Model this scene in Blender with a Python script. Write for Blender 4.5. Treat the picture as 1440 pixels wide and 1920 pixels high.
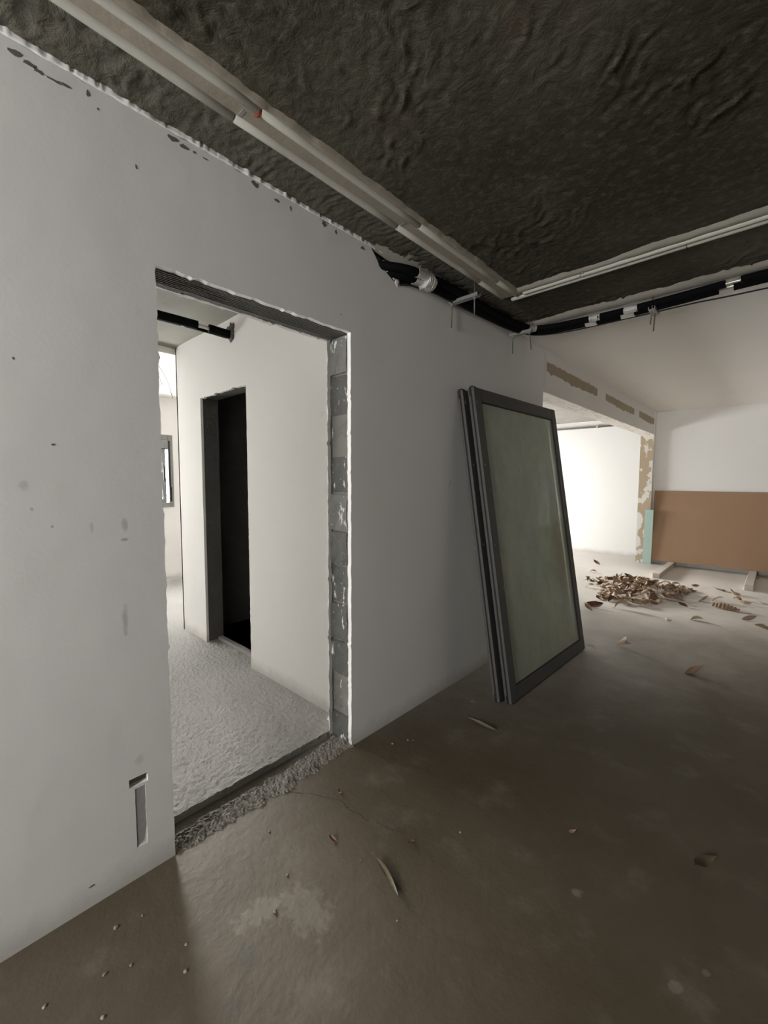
import bpy, bmesh, math, random
from mathutils import Vector, Matrix, noise, Euler

for o in list(bpy.data.objects):
    bpy.data.objects.remove(o, do_unlink=True)
S = bpy.context.scene
C = S.collection

# ------------------------------------------------------------------ camera
cam_d = bpy.data.cameras.new('camera')
cam = bpy.data.objects.new('camera', cam_d)
C.objects.link(cam)
cam_d.sensor_width = 36.0
cam_d.sensor_fit = 'AUTO'
cam_d.lens = 793.155 / 1920.0 * 36.0
cam_d.clip_start = 0.02
yaw, pitch, roll = math.radians(42.927), math.radians(-4.119), math.radians(0.189)
fw = Vector((-math.sin(yaw) * math.cos(pitch), math.cos(yaw) * math.cos(pitch), math.sin(pitch)))
rt0 = Vector((math.cos(yaw), math.sin(yaw), 0))
up0 = rt0.cross(fw)
rt = rt0 * math.cos(roll) + up0 * math.sin(roll)
up = up0 * math.cos(roll) - rt0 * math.sin(roll)
M = Matrix.Identity(4)
for i in range(3):
    M[i][0], M[i][1], M[i][2] = rt[i], up[i], -fw[i]
M.translation = Vector((0, 0, 1.4))
cam.matrix_world = M
S.camera = cam

# ------------------------------------------------------------------ daylight and exposure
W = bpy.data.worlds.new('overcast_sky')
S.world = W
W.use_nodes = True
bg = W.node_tree.nodes['Background']
bg.inputs['Color'].default_value = (1.0, 1.0, 0.99, 1)
bg.inputs['Strength'].default_value = 55.0


def daylight_portal(name, loc, rot, sx, sy):
    l = bpy.data.lights.new(name, 'AREA')
    l.shape = 'RECTANGLE'
    l.size, l.size_y = sx, sy
    l.cycles.is_portal = True
    o = bpy.data.objects.new(name, l)
    o.location = loc
    o.rotation_euler = rot
    C.objects.link(o)
    return o


# window openings of the place (daylight): rear balcony, side room, hall
REAR = (-1.50, -0.42, 0.90, 2.38)      # x0,x1,z0,z1 in wall y=-2.5
SIDE = (5.75, 8.65, 0.74, 1.54)         # y0,y1,z0,z1 in wall x=-5.2
HALL = (-0.12, 2.37, 1.04, 2.03)       # y0,y1,z0,z1 in wall x=-6.32
daylight_portal('daylight_rear', ((REAR[0] + REAR[1]) / 2, -2.72, (REAR[2] + REAR[3]) / 2),
                (math.radians(90), 0, 0), REAR[1] - REAR[0], REAR[3] - REAR[2])
daylight_portal('daylight_side', (-5.42, (SIDE[0] + SIDE[1]) / 2, (SIDE[2] + SIDE[3]) / 2),
                (math.radians(90), 0, math.radians(-90)), SIDE[1] - SIDE[0], SIDE[3] - SIDE[2])
daylight_portal('daylight_hall', (-6.54, (HALL[0] + HALL[1]) / 2, (HALL[2] + HALL[3]) / 2),
                (math.radians(90), 0, math.radians(-90)), HALL[1] - HALL[0], HALL[3] - HALL[2])

# low hazy sun, shining into the side room and the hall
sl = bpy.data.lights.new('hazy_sun', 'SUN')
sl.energy = 5.4
sl.angle = math.radians(9)
sl.color = (1.0, 0.98, 0.94)
so = bpy.data.objects.new('hazy_sun', sl)
so.location = (-12, 9, 5)
so.rotation_euler = Vector((0.97, -0.20, -0.27)).to_track_quat('-Z', 'Y').to_euler()
C.objects.link(so)

vs = S.view_settings
vs.view_transform = 'Standard'
vs.look = 'None'
vs.exposure = 0.0
vs.gamma = 1.0
vs.use_curve_mapping = False
S.cycles.max_bounces = 14
S.cycles.diffuse_bounces = 10
S.cycles.transparent_max_bounces = 16

# ------------------------------------------------------------------ materials


class NT:
    def __init__(self, name):
        self.m = bpy.data.materials.new(name)
        self.m.use_nodes = True
        self.t = self.m.node_tree
        self.b = self.t.nodes['Principled BSDF']
        self.co = self.n('ShaderNodeTexCoord').outputs['Object']

    def n(self, typ, **kw):
        nd = self.t.nodes.new(typ)
        for k, v in kw.items():
            setattr(nd, k, v)
        return nd

    def l(self, a, b):
        self.t.links.new(a, b)

    def noise(self, scale, detail=4, rough=0.55, vec=None, dist=0.0, sc=None):
        nd = self.n('ShaderNodeTexNoise')
        nd.inputs['Scale'].default_value = scale
        nd.inputs['Detail'].default_value = detail
        nd.inputs['Roughness'].default_value = rough
        nd.inputs['Distortion'].default_value = dist
        v = vec or self.co
        if sc:
            mp = self.n('ShaderNodeMapping')
            mp.inputs['Scale'].default_value = sc
            self.l(v, mp.inputs['Vector'])
            v = mp.outputs['Vector']
        self.l(v, nd.inputs['Vector'])
        return nd.outputs['Fac']

    def ramp(self, fac, a, b):
        r = self.n('ShaderNodeMapRange')
        r.interpolation_type = 'SMOOTHSTEP'
        r.inputs['From Min'].default_value = a
        r.inputs['From Max'].default_value = b
        self.l(fac, r.inputs['Value'])
        return r.outputs['Result']

    def mix(self, fac, a, b):
        x = self.n('ShaderNodeMix', data_type='RGBA')
        if isinstance(fac, (int, float)):
            x.inputs[0].default_value = fac
        else:
            self.l(fac, x.inputs[0])
        for i, c in ((6, a), (7, b)):
            if isinstance(c, tuple):
                x.inputs[i].default_value = (*c, 1)
            else:
                self.l(c, x.inputs[i])
        return x.outputs[2]

    def math(self, op, a, b=0.0):
        x = self.n('ShaderNodeMath', operation=op)
        for i, v in ((0, a), (1, b)):
            if isinstance(v, (int, float)):
                x.inputs[i].default_value = v
            else:
                self.l(v, x.inputs[i])
        return x.outputs[0]

    def blob(self, center, radius, soft=0.4, wob=0.35, nscale=25):
        """1 inside a noisy ellipse around center (object coords), 0 outside"""
        mp = self.n('ShaderNodeMapping')
        mp.inputs['Scale'].default_value = tuple(1 / r for r in radius)
        mp.inputs['Location'].default_value = tuple(-c / r for c, r in zip(center, radius))
        self.l(self.co, mp.inputs['Vector'])
        ln = self.n('ShaderNodeVectorMath', operation='LENGTH')
        self.l(mp.outputs['Vector'], ln.inputs[0])
        nz = self.noise(nscale, 3, 0.6)
        d = self.math('ADD', ln.outputs['Value'], self.math('MULTIPLY', self.math('SUBTRACT', nz, 0.5), wob * 4))
        return self.ramp(self.math('MULTIPLY', d, -1), -1.0, -1.0 + soft)

    def bump(self, h, strength, dist):
        b = self.n('ShaderNodeBump')
        b.inputs['Strength'].default_value = strength
        b.inputs['Distance'].default_value = dist
        self.l(h, b.inputs['Height'])
        prev = self.b.inputs['Normal']
        if prev.is_linked:
            self.l(prev.links[0].from_socket, b.inputs['Normal'])
        self.l(b.outputs['Normal'], self.b.inputs['Normal'])

    def base(self, c, rough=0.85, metallic=0.0, spec=0.3):
        if isinstance(c, tuple):
            self.b.inputs['Base Color'].default_value = (*c, 1)
        else:
            self.l(c, self.b.inputs['Base Color'])
        self.b.inputs['Roughness'].default_value = rough
        self.b.inputs['Metallic'].default_value = metallic
        self.b.inputs['Specular IOR Level'].default_value = spec
        return self.m


MAT = {}


def mat_plaster():
    m = NT('white_plaster')
    c = m.mix(m.noise(1.3, 3), (0.775, 0.76, 0.735), (0.81, 0.797, 0.775))
    c = m.mix(m.ramp(m.noise(7, 6, 0.7), 0.66, 0.8), c, (0.56, 0.54, 0.50))
    # scuffs seen on the wall left of the doorway (object coords are world coords)
    sm = [((-1.58, 0.437, 1.255), (0.1, 0.012, 0.035), 0.35), ((-1.58, 0.438, 1.204), (0.1, 0.016, 0.007), 0.5),
          ((-1.58, 0.428, 0.93), (0.1, 0.012, 0.06), 0.35), ((-1.58, 0.345, 1.25), (0.1, 0.006, 0.022), 0.25),
          ((-1.58, 0.187, 1.385), (0.1, 0.015, 0.02), 0.25), ((-1.58, 0.246, 1.262), (0.1, 0.005, 0.006), 0.45),
          ((-1.58, 0.201, 1.316), (0.1, 0.006, 0.006), 0.4), ((-1.58, 0.455, 0.425), (0.1, 0.02, 0.025), 0.18)]
    for ce, ra, st in sm:
        c = m.mix(m.math('MULTIPLY', m.blob(ce, ra, 0.7, 0.3, 40), st), c, (0.16, 0.155, 0.15))
    # grime along the foot of the walls
    z = m.n('ShaderNodeSeparateXYZ')
    m.l(m.co, z.inputs[0])
    foot = m.ramp(m.math('ADD', m.math('MULTIPLY', z.outputs['Z'], -1), m.math('MULTIPLY', m.noise(9, 5, 0.7), 0.12)), -0.05, 0.07)
    c = m.mix(m.math('MULTIPLY', foot, 0.55), c, (0.40, 0.37, 0.33))
    m.bump(m.noise(2.2, 3), 0.25, 0.02)
    m.bump(m.noise(60, 4, 0.6), 0.12, 0.003)
    return m.base(c, 0.9, spec=0.15)


def mat_ceiling_paint():
    m = NT('ceiling_paint')
    c = m.mix(m.noise(2, 4), (0.78, 0.755, 0.715), (0.82, 0.80, 0.76))
    m.bump(m.noise(3, 4), 0.2, 0.02)
    return m.base(c, 0.9, spec=0.15)


def mat_raw_ceiling():
    m = NT('raw_concrete_ceiling')
    big = m.noise(1.6, 5, 0.6)
    c = m.mix(m.ramp(big, 0.35, 0.7), (0.047, 0.041, 0.028), (0.082, 0.074, 0.054))
    c = m.mix(m.ramp(m.noise(26, 6, 0.7), 0.45, 0.8), c, (0.12, 0.11, 0.088))
    c = m.mix(m.math('MULTIPLY', m.ramp(m.noise(3.1, 3), 0.6, 0.72), 0.5), c, (0.085, 0.062, 0.045))
    p = m.n('ShaderNodeSeparateXYZ')
    m.l(m.co, p.inputs[0])
    strip = m.ramp(m.math('MULTIPLY', p.outputs['X'], -1), 1.37, 1.39)     # bare grey strip between conduit and wall
    c = m.mix(m.math('MULTIPLY', strip, 0.55), c, m.mix(m.noise(20, 6, 0.7), (0.09, 0.082, 0.065), (0.17, 0.157, 0.128)))
    m.bump(m.noise(16, 6, 0.7, dist=0.6), 0.55, 0.02)
    m.bump(m.noise(90, 4, 0.7), 0.35, 0.004)
    return m.base(c, 0.95, spec=0.15)


def mat_floor():
    m = NT('cement_screed')
    big = m.noise(0.9, 6, 0.6)
    c = m.mix(m.ramp(big, 0.3, 0.7), (0.066, 0.050, 0.029), (0.096, 0.077, 0.052))
    c = m.mix(m.math('MULTIPLY', m.ramp(m.noise(5, 6, 0.65), 0.5, 0.8), 0.5), c, (0.185, 0.16, 0.125))
    c = m.mix(m.math('MULTIPLY', m.ramp(m.noise(2.3, 4, 0.6), 0.58, 0.75), 0.45), c, (0.075, 0.06, 0.04))
    for ce, ra, st in [((-1.07, 0.775, 0), (0.13, 0.08, 1), 0.2), ((-1.17, 0.66, 0), (0.05, 0.10, 1), 0.22),
                       ((-0.43, 1.44, 0), (0.02, 0.025, 1), 0.3), ((-0.14, 1.345, 0), (0.018, 0.03, 1), 0.32),
                       ((-0.08, 1.447, 0), (0.01, 0.012, 1), 0.32), ((-1.36, 2.30, 0), (0.03, 0.02, 1), 0.4)]:
        c = m.mix(m.math('MULTIPLY', m.blob(ce, ra, 0.5, 0.5, 30), st), c, (0.30, 0.275, 0.235))
    for ce, ra, st in [((-1.08, 0.57, 0), (0.06, 0.035, 1), 0.55), ((-1.0, 0.48, 0), (0.035, 0.03, 1), 0.5),
                       ((-0.98, 0.54, 0), (0.01, 0.04, 1), 0.5), ((-0.3, 1.25, 0), (0.05, 0.02, 1), 0.5),
                       ((-0.66, 0.83, 0), (0.015, 0.03, 1), 0.4)]:
        c = m.mix(m.math('MULTIPLY', m.blob(ce, ra, 0.6, 0.6, 45), st), c, (0.07, 0.064, 0.055))
    # paler dust tone towards far end and side room, daylight put into the colour
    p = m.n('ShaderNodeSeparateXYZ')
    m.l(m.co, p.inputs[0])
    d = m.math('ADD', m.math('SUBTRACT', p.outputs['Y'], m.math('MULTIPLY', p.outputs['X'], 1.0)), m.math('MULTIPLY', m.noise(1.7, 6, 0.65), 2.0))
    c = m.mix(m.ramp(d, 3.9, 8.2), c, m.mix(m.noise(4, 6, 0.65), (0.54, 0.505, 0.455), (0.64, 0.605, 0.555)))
    m.bump(m.noise(3.0, 5, 0.6), 0.3, 0.03)
    m.bump(m.noise(45, 5, 0.65), 0.25, 0.006)
    return m.base(c, 0.6, spec=0.38)


def mat_slab():
    m = NT('rough_slab')
    c = m.mix(m.noise(3, 6, 0.6), (0.33, 0.318, 0.298), (0.43, 0.418, 0.397))
    c = m.mix(m.ramp(m.noise(60, 5, 0.7), 0.55, 0.8), c, (0.27, 0.255, 0.235))
    m.bump(m.noise(38, 6, 0.75, sc=(1, 1.6, 1)), 0.6, 0.014)
    m.bump(m.noise(120, 4, 0.7), 0.5, 0.005)
    return m.base(c, 0.95, spec=0.1)


def mat_rubble():
    m = NT('broken_concrete')
    c = m.mix(m.noise(18, 6, 0.7), (0.16, 0.145, 0.122), (0.29, 0.268, 0.235))
    m.bump(m.noise(70, 6, 0.75), 0.9, 0.01)
    return m.base(c, 0.95, spec=0.1)


def mat_concrete(name, a, b, splat=0.0, bump=0.5):
    m = NT(name)
    oi = m.n('ShaderNodeObjectInfo')
    c = m.mix(m.noise(9, 6, 0.65), a, b)
    hs = m.n('ShaderNodeHueSaturation')
    m.l(c, hs.inputs['Color'])
    m.l(m.math('ADD', m.math('MULTIPLY', oi.outputs['Random'], 0.5), 0.75), hs.inputs['Value'])
    c = hs.outputs['Color']
    if splat:
        c = m.mix(m.ramp(m.noise(16, 5, 0.6, sc=(1, 1, 0.45)), 0.60, 0.66), c, (0.62, 0.61, 0.58))
        c = m.mix(m.ramp(m.noise(55, 3, 0.6), 0.66, 0.72), c, (0.5, 0.49, 0.46))
    m.bump(m.noise(30, 6, 0.7), bump, 0.012)
    return m.base(c, 0.95, spec=0.12)


def mat_simple(name, col, rough=0.8, metallic=0.0, var=0.15, scale=12, bump=0.1, spec=0.3):
    m = NT(name)
    a = tuple(x * (1 - var) for x in col)
    b = tuple(min(1, x * (1 + var)) for x in col)
    c = m.mix(m.noise(scale, 4), a, b)
    if bump:
        m.bump(m.noise(scale * 4, 4), bump, 0.004)
    return m.base(c, rough, metallic, spec)


def mat_patchy_jamb():
    m = NT('patched_jamb')
    c = m.mix(m.ramp(m.noise(6.5, 3, 0.5, sc=(1.4, 1, 0.9)), 0.50, 0.54), (0.45, 0.36, 0.25), (0.70, 0.68, 0.64))
    m.bump(m.noise(14, 4), 0.4, 0.01)
    return m.base(c, 0.9, spec=0.15)


def mat_soffit():
    m = NT('beige_soffit_plaster')  # the plaster's own light beige with tan patches
    c = m.mix(m.ramp(m.noise(7, 4, 0.6, sc=(3, 0.8, 1)), 0.5, 0.62), (0.68, 0.65, 0.60), (0.55, 0.49, 0.38))
    return m.base(c, 0.9, spec=0.15)


def mat_glass():
    m = NT('dusty_glass')
    t = m.t
    dust = m.ramp(m.noise(5, 6, 0.7, sc=(1.5, 1, 1)), 0.25, 0.8)
    streak = m.noise(9, 5, 0.7, dist=1.5, sc=(2.2, 0.5, 1))
    col = m.mix(m.math('MULTIPLY', dust, 0.8), (0.50, 0.52, 0.43), (0.64, 0.66, 0.56))
    col = m.mix(m.math('MULTIPLY', m.ramp(streak, 0.55, 0.75), 0.6), col, (0.33, 0.34, 0.28))
    m.base(col, 0.09, 0.0, 0.5)
    m.b.inputs['IOR'].default_value = 1.5
    tr = m.n('ShaderNodeBsdfTransparent')
    tr.inputs['Color'].default_value = (0.72, 0.80, 0.72, 1)
    mx = m.n('ShaderNodeMixShader')
    mx.inputs[0].default_value = 0.6
    m.l(tr.outputs[0], mx.inputs[1])
    m.l(m.b.outputs[0], mx.inputs[2])
    m.l(mx.outputs[0], t.nodes['Material Output'].inputs['Surface'])
    return m.m


def mat_pane(name='clear_pane', tint=1.0):
    m = NT(name)
    tr = m.n('ShaderNodeBsdfTransparent')
    tr.inputs['Color'].default_value = (tint, tint, tint, 1)
    gl = m.n('ShaderNodeBsdfGlossy')
    gl.inputs['Roughness'].default_value = 0.02
    mx = m.n('ShaderNodeMixShader')
    mx.inputs[0].default_value = 0.06
    m.l(tr.outputs[0], mx.inputs[1])
    m.l(gl.outputs[0], mx.inputs[2])
    m.l(mx.outputs[0], m.t.nodes['Material Output'].inputs['Surface'])
    return m.m


def mat_leaf():
    m = NT('dry_leaf')
    oi = m.n('ShaderNodeObjectInfo')
    r = oi.outputs['Random']
    c = m.mix(m.ramp(r, 0.1, 0.9), (0.13, 0.058, 0.034), (0.46, 0.33, 0.22))
    c = m.mix(m.math('MULTIPLY', m.noise(40, 4), 0.5), c, (0.10, 0.055, 0.035))
    g = m.n('ShaderNodeNewGeometry')
    c = m.mix(m.math('MULTIPLY', g.outputs['Backfacing'], 0.6), c, (0.50, 0.38, 0.26))
    m.bump(m.noise(60, 4), 0.5, 0.006)
    return m.base(c, 0.6, spec=0.35)


MAT['plaster'] = mat_plaster()
MAT['paint'] = mat_ceiling_paint()
MAT['rawceil'] = mat_raw_ceiling()
MAT['floor'] = mat_floor()
MAT['slab'] = mat_slab()
MAT['rubble'] = mat_rubble()
MAT['core'] = mat_concrete('wall_concrete', (0.17, 0.165, 0.15), (0.26, 0.25, 0.23))
MAT['block'] = mat_concrete('cement_block', (0.10, 0.10, 0.093), (0.155, 0.155, 0.145), splat=1)
MAT['mortar'] = mat_concrete('mortar', (0.12, 0.115, 0.103), (0.19, 0.182, 0.165))
MAT['lintel'] = mat_concrete('lintel_concrete', (0.15, 0.145, 0.132), (0.23, 0.225, 0.205))
MAT['darkjamb'] = mat_concrete('dark_jamb_concrete', (0.10, 0.098, 0.09), (0.18, 0.175, 0.16), splat=0)
MAT['hallceil'] = mat_simple('hall_ceiling_concrete', (0.25, 0.24, 0.205), 0.9, var=0.12, scale=6, bump=0.3)
MAT['sideceil'] = mat_simple('side_ceiling_concrete', (0.27, 0.255, 0.225), 0.9, var=0.25, scale=5, bump=0.4)
MAT['patch'] = mat_simple('brown_filler', (0.40, 0.335, 0.25), 0.9, var=0.12, scale=9)
MAT['recess'] = mat_simple('brick_recess', (0.22, 0.17, 0.14), 0.95)
MAT['greypatch'] = mat_simple('grey_mortar_strip', (0.35, 0.345, 0.335), 0.9, var=0.2, scale=40)
MAT['jamb'] = mat_patchy_jamb()
MAT['soffit'] = mat_soffit()
MAT['alu'] = mat_simple('grey_aluminium', (0.075, 0.071, 0.063), 0.6, 0.1, var=0.08, scale=20, bump=0.05, spec=0.5)
MAT['alulight'] = mat_simple('window_aluminium', (0.21, 0.21, 0.20), 0.45, 0.3, var=0.05, scale=20, bump=0, spec=0.5)
MAT['black'] = mat_simple('black_rubber_and_shade', (0.012, 0.012, 0.012), 0.6, bump=0.1)
MAT['foam'] = mat_simple('black_foam_sleeve', (0.0045, 0.0045, 0.0048), 0.8, bump=0.3, scale=30, spec=0.06)
MAT['foil'] = mat_simple('silver_foil_tape', (0.62, 0.60, 0.57), 0.35, 0.7, var=0.2, scale=60, bump=1.0)
MAT['copper'] = mat_simple('bare_pipe', (0.55, 0.52, 0.47), 0.4, 0.6)
MAT['pvc'] = mat_simple('pale_plastic', (0.47, 0.455, 0.40), 0.55, var=0.1, scale=5, bump=0.15)
MAT['smear'] = mat_simple('pale_mortar_smear', (0.37, 0.345, 0.295), 0.9, var=0.2, scale=8, bump=0.5)
MAT['tan'] = mat_simple('tan_mortar', (0.28, 0.245, 0.195), 0.9, var=0.2, scale=8, bump=0.5)
MAT['steel'] = mat_simple('galvanised_steel', (0.33, 0.325, 0.31), 0.45, 0.6, scale=40)
MAT['rod'] = mat_simple('threaded_rod', (0.16, 0.145, 0.12), 0.5, 0.6, scale=60, bump=0.5)
MAT['red'] = mat_simple('red_plastic', (0.25, 0.035, 0.02), 0.5)
MAT['board'] = mat_simple('brown_hardboard', (0.33, 0.205, 0.125), 0.7, var=0.06, scale=3, bump=0.05)
MAT['teal'] = mat_simple('green_plasterboard', (0.40, 0.53, 0.48), 0.8, var=0.05)
MAT['timber'] = mat_simple('whitewashed_timber', (0.52, 0.475, 0.42), 0.8, var=0.15, scale=15, bump=0.3)
MAT['glass'] = mat_glass()
MAT['pane'] = mat_pane()
MAT['dimpane'] = mat_pane('dimming_pane', 0.85)  # tint added to weaken sun and sky through the hall window
MAT['leaf'] = mat_leaf()
m_ = NT('olive_dry_leaf')
m_.bump(m_.noise(60, 4), 0.5, 0.006)
MAT['oliveleaf'] = m_.base(m_.mix(m_.noise(30, 5, 0.7), (0.065, 0.050, 0.027), (0.135, 0.11, 0.066)), 0.55, spec=0.35)
MAT['pebble'] = mat_simple('grit', (0.22, 0.19, 0.15), 0.9, var=0.3, scale=30)
MAT['crumb'] = mat_simple('pale_crumb', (0.30, 0.27, 0.23), 0.9, var=0.2, scale=30)
MAT['chip'] = mat_simple('chipped_plaster', (0.15, 0.145, 0.13), 0.95, var=0.3, scale=40)

# ------------------------------------------------------------------ helpers


def link_mesh(name, me, mat, parent=None):
    if mat is not None:
        me.materials.clear()
        me.materials.append(mat if not isinstance(mat, str) else MAT[mat])
    o = bpy.data.objects.new(name, me)
    C.objects.link(o)
    if parent:
        o.parent = parent
    return o


def obj(name, bm, mat, parent=None, smooth=False):
    bmesh.ops.recalc_face_normals(bm, faces=bm.faces)
    me = bpy.data.meshes.new(name)
    bm.to_mesh(me)
    bm.free()
    if smooth:
        for p in me.polygons:
            p.use_smooth = True
    return link_mesh(name, me, mat, parent)


def struct(o):
    o['kind'] = 'structure'
    return o


def tag(o, label, cat, group=None):
    o['label'] = label
    o['category'] = cat
    if group:
        o['group'] = group
    return o


def empty(name, loc=(0, 0, 0), parent=None):
    o = bpy.data.objects.new(name, None)
    o.empty_display_size = 0.1
    C.objects.link(o)
    o.location = loc
    if parent:
        o.parent = parent
    return o


def box(bm, x0, x1, y0, y1, z0, z1, bevel=0.0, seg=1, mtx=None):
    vs_ = [bm.verts.new((x, y, z)) for x in (x0, x1) for y in (y0, y1) for z in (z0, z1)]
    fs = [(0, 1, 3, 2), (4, 6, 7, 5), (0, 4, 5, 1), (2, 3, 7, 6), (0, 2, 6, 4), (1, 5, 7, 3)]
    faces = [bm.faces.new([vs_[i] for i in f]) for f in fs]
    if bevel:
        edges = list({e for f in faces for e in f.edges})
        r = bmesh.ops.bevel(bm, geom=edges, offset=bevel, segments=seg, affect='EDGES', profile=0.5)
        vs_ = list({v for f in r['faces'] for v in f.verts} | {v for v in vs_ if v.is_valid})
    if mtx is not None:
        bmesh.ops.transform(bm, matrix=mtx, verts=[v for v in vs_ if v.is_valid])
    return vs_


def boxobj(name, b, mat, parent=None, bevel=0.0):
    bm = bmesh.new()
    box(bm, *b, bevel=bevel)
    return obj(name, bm, mat, parent)


def boxes(name, bs, mat, parent=None):
    bm = bmesh.new()
    for b in bs:
        box(bm, *b)
    return obj(name, bm, mat, parent)


def ragged_line(p, q, amp, step, rnd):
    """points from p (incl.) to q (excl.) with a random-walk offset perpendicular to the line"""
    p, q = Vector(p), Vector(q)
    d = q - p
    n = max(2, int(d.length / step))
    nv = Vector((-d.y, d.x)).normalized()
    out = []
    ph = rnd.uniform(0, 1000)
    for i in range(n):
        t = i / n
        s = t * d.length
        e = min(1, min(t, 1 - t) * n / 2)
        off = (noise.noise(Vector((s * 14 + ph, 0, 0))) * 0.9 + noise.noise(Vector((s * 45 + ph, 7, 0))) * 0.55) * amp
        if rnd.random() < 0.05:
            off -= amp * rnd.uniform(0.3, 1.4)
        out.append(p + d * t + nv * off * e)
    return out


def ragged_poly(corners, rag, step, rnd):
    """corners CCW in 2D; rag[i] amplitude on edge i (0 straight)"""
    pts = []
    for i, c in enumerate(corners):
        q = corners[(i + 1) % len(corners)]
        if rag[i]:
            pts += ragged_line(c, q, rag[i], step, rnd)
        else:
            pts.append(Vector(c))
    return pts


def extrude_poly(bm, pts, fn, a, b):
    """prism between fn(p,a) and fn(p,b)"""
    A_ = [bm.verts.new(fn(p, a)) for p in pts]
    B_ = [bm.verts.new(fn(p, b)) for p in pts]
    bm.faces.new(A_)
    bm.faces.new(list(reversed(B_)))
    n = len(pts)
    for i in range(n):
        bm.faces.new([A_[i], B_[i], B_[(i + 1) % n], A_[(i + 1) % n]])


def XP(p, a):      # polygon in (y,z), extruded along x
    return (a, p[0], p[1])


def YP(p, a):      # polygon in (x,z), extruded along y
    return (p[0], a, p[1])


def ZP(p, a):      # polygon in (x,y), extruded along z
    return (p[0], p[1], a)


def tube(bm, pts, r, seg=10, caps=True):
    pts = [Vector(p) for p in pts]
    rs = r if isinstance(r, (list, tuple)) else [r] * len(pts)
    rings = []
    prev = None
    for i, p in enumerate(pts):
        t = (pts[min(i + 1, len(pts) - 1)] - pts[max(i - 1, 0)]).normalized()
        if prev is None:
            a = Vector((0, 0, 1)) if abs(t.z) < 0.9 else Vector((1, 0, 0))
            u = t.cross(a).normalized()
        else:
            u = (prev - t * prev.dot(t)).normalized()
        prev = u
        w = t.cross(u)
        rings.append([bm.verts.new(p + (u * math.cos(2 * math.pi * k / seg) + w * math.sin(2 * math.pi * k / seg)) * rs[i]) for k in range(seg)])
    for a, b in zip(rings, rings[1:]):
        for k in range(seg):
            bm.faces.new([a[k], a[(k + 1) % seg], b[(k + 1) % seg], b[k]])
    if caps:
        bm.faces.new(list(reversed(rings[0])))
        bm.faces.new(rings[-1])


def tubeobj(name, pts, r, mat, parent=None, seg=10):
    bm = bmesh.new()
    tube(bm, pts, r, seg)
    return obj(name, bm, mat, parent, smooth=True)


def spline(ctrl, n=8):
    P = [Vector(c) for c in ctrl]
    out = []
    for i in range(len(P) - 1):
        p0, p1, p2, p3 = P[max(i - 1, 0)], P[i], P[i + 1], P[min(i + 2, len(P) - 1)]
        for k in range(n):
            t = k / n
            out.append(0.5 * ((2 * p1) + (p2 - p0) * t + (2 * p0 - 5 * p1 + 4 * p2 - p3) * t * t + (-p0 + 3 * p1 - 3 * p2 + p3) * t ** 3))
    out.append(P[-1])
    return out


def sub_path(path, a, b):
    """piece of a polyline between arc fractions a and b"""
    L = [0]
    for p, q in zip(path, path[1:]):
        L.append(L[-1] + (q - p).length)

    def at(s):
        s *= L[-1]
        for i in range(len(path) - 1):
            if s <= L[i + 1]:
                return path[i].lerp(path[i + 1], (s - L[i]) / max(1e-9, L[i + 1] - L[i]))
        return path[-1]
    return [at(a)] + [p for p, l in zip(path, L) if a * L[-1] + 1e-4 < l < b * L[-1] - 1e-4] + [at(b)]


def heightgrid(bm, x0, x1, y0, y1, nx, ny, f):
    g = [[bm.verts.new((x0 + (x1 - x0) * i / nx, y0 + (y1 - y0) * j / ny, f(x0 + (x1 - x0) * i / nx, y0 + (y1 - y0) * j / ny)))
          for j in range(ny + 1)] for i in range(nx + 1)]
    for i in range(nx):
        for j in range(ny):
            bm.faces.new([g[i][j], g[i + 1][j], g[i + 1][j + 1], g[i][j + 1]])


def fbm(v, o=5):
    return noise.fractal(v, 1.0, 2.0, o)


# ------------------------------------------------------------------ room numbers
A = -1.585                 # front face of the left wall
T = 0.025                  # plaster thickness
AB = A - 0.20              # back face of the left wall
D1, D2, DH = 0.561, 1.458, 2.134
H = 2.612                  # raw ceiling
HW = 2.592                 # painted ceiling
YF = 8.545                 # far wall
YO = 3.79                  # start of the wide opening
YJ = 8.42                  # far jamb of the wide opening
HH = 2.215                 # soffit of the wide opening
rnd = random.Random(7)

# ------------------------------------------------------------------ floors
struct(boxobj('floor_foundation', (-6.6, 4.8, -2.8, 9.3, -0.4, -0.2), 'core'))
struct(boxobj('floor_trench', (AB - 0.05, A, D1 - 0.3, D2 + 0.3, -0.2, -0.085), 'rubble'))
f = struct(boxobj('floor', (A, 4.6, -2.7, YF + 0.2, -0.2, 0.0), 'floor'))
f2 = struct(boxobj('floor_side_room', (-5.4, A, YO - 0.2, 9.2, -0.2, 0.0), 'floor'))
bm = bmesh.new()
box(bm, -6.5, AB, -1.7, 3.6, -0.2, -0.02)
# ragged slab edge and displaced rough top


def slabz(x, y):
    v = Vector((x * 9, y * 14, 0))
    return -0.004 + 0.003 * noise.noise(v) + 0.0035 * noise.noise(v * 3.4) + 0.002 * noise.noise(v * 8)


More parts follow.
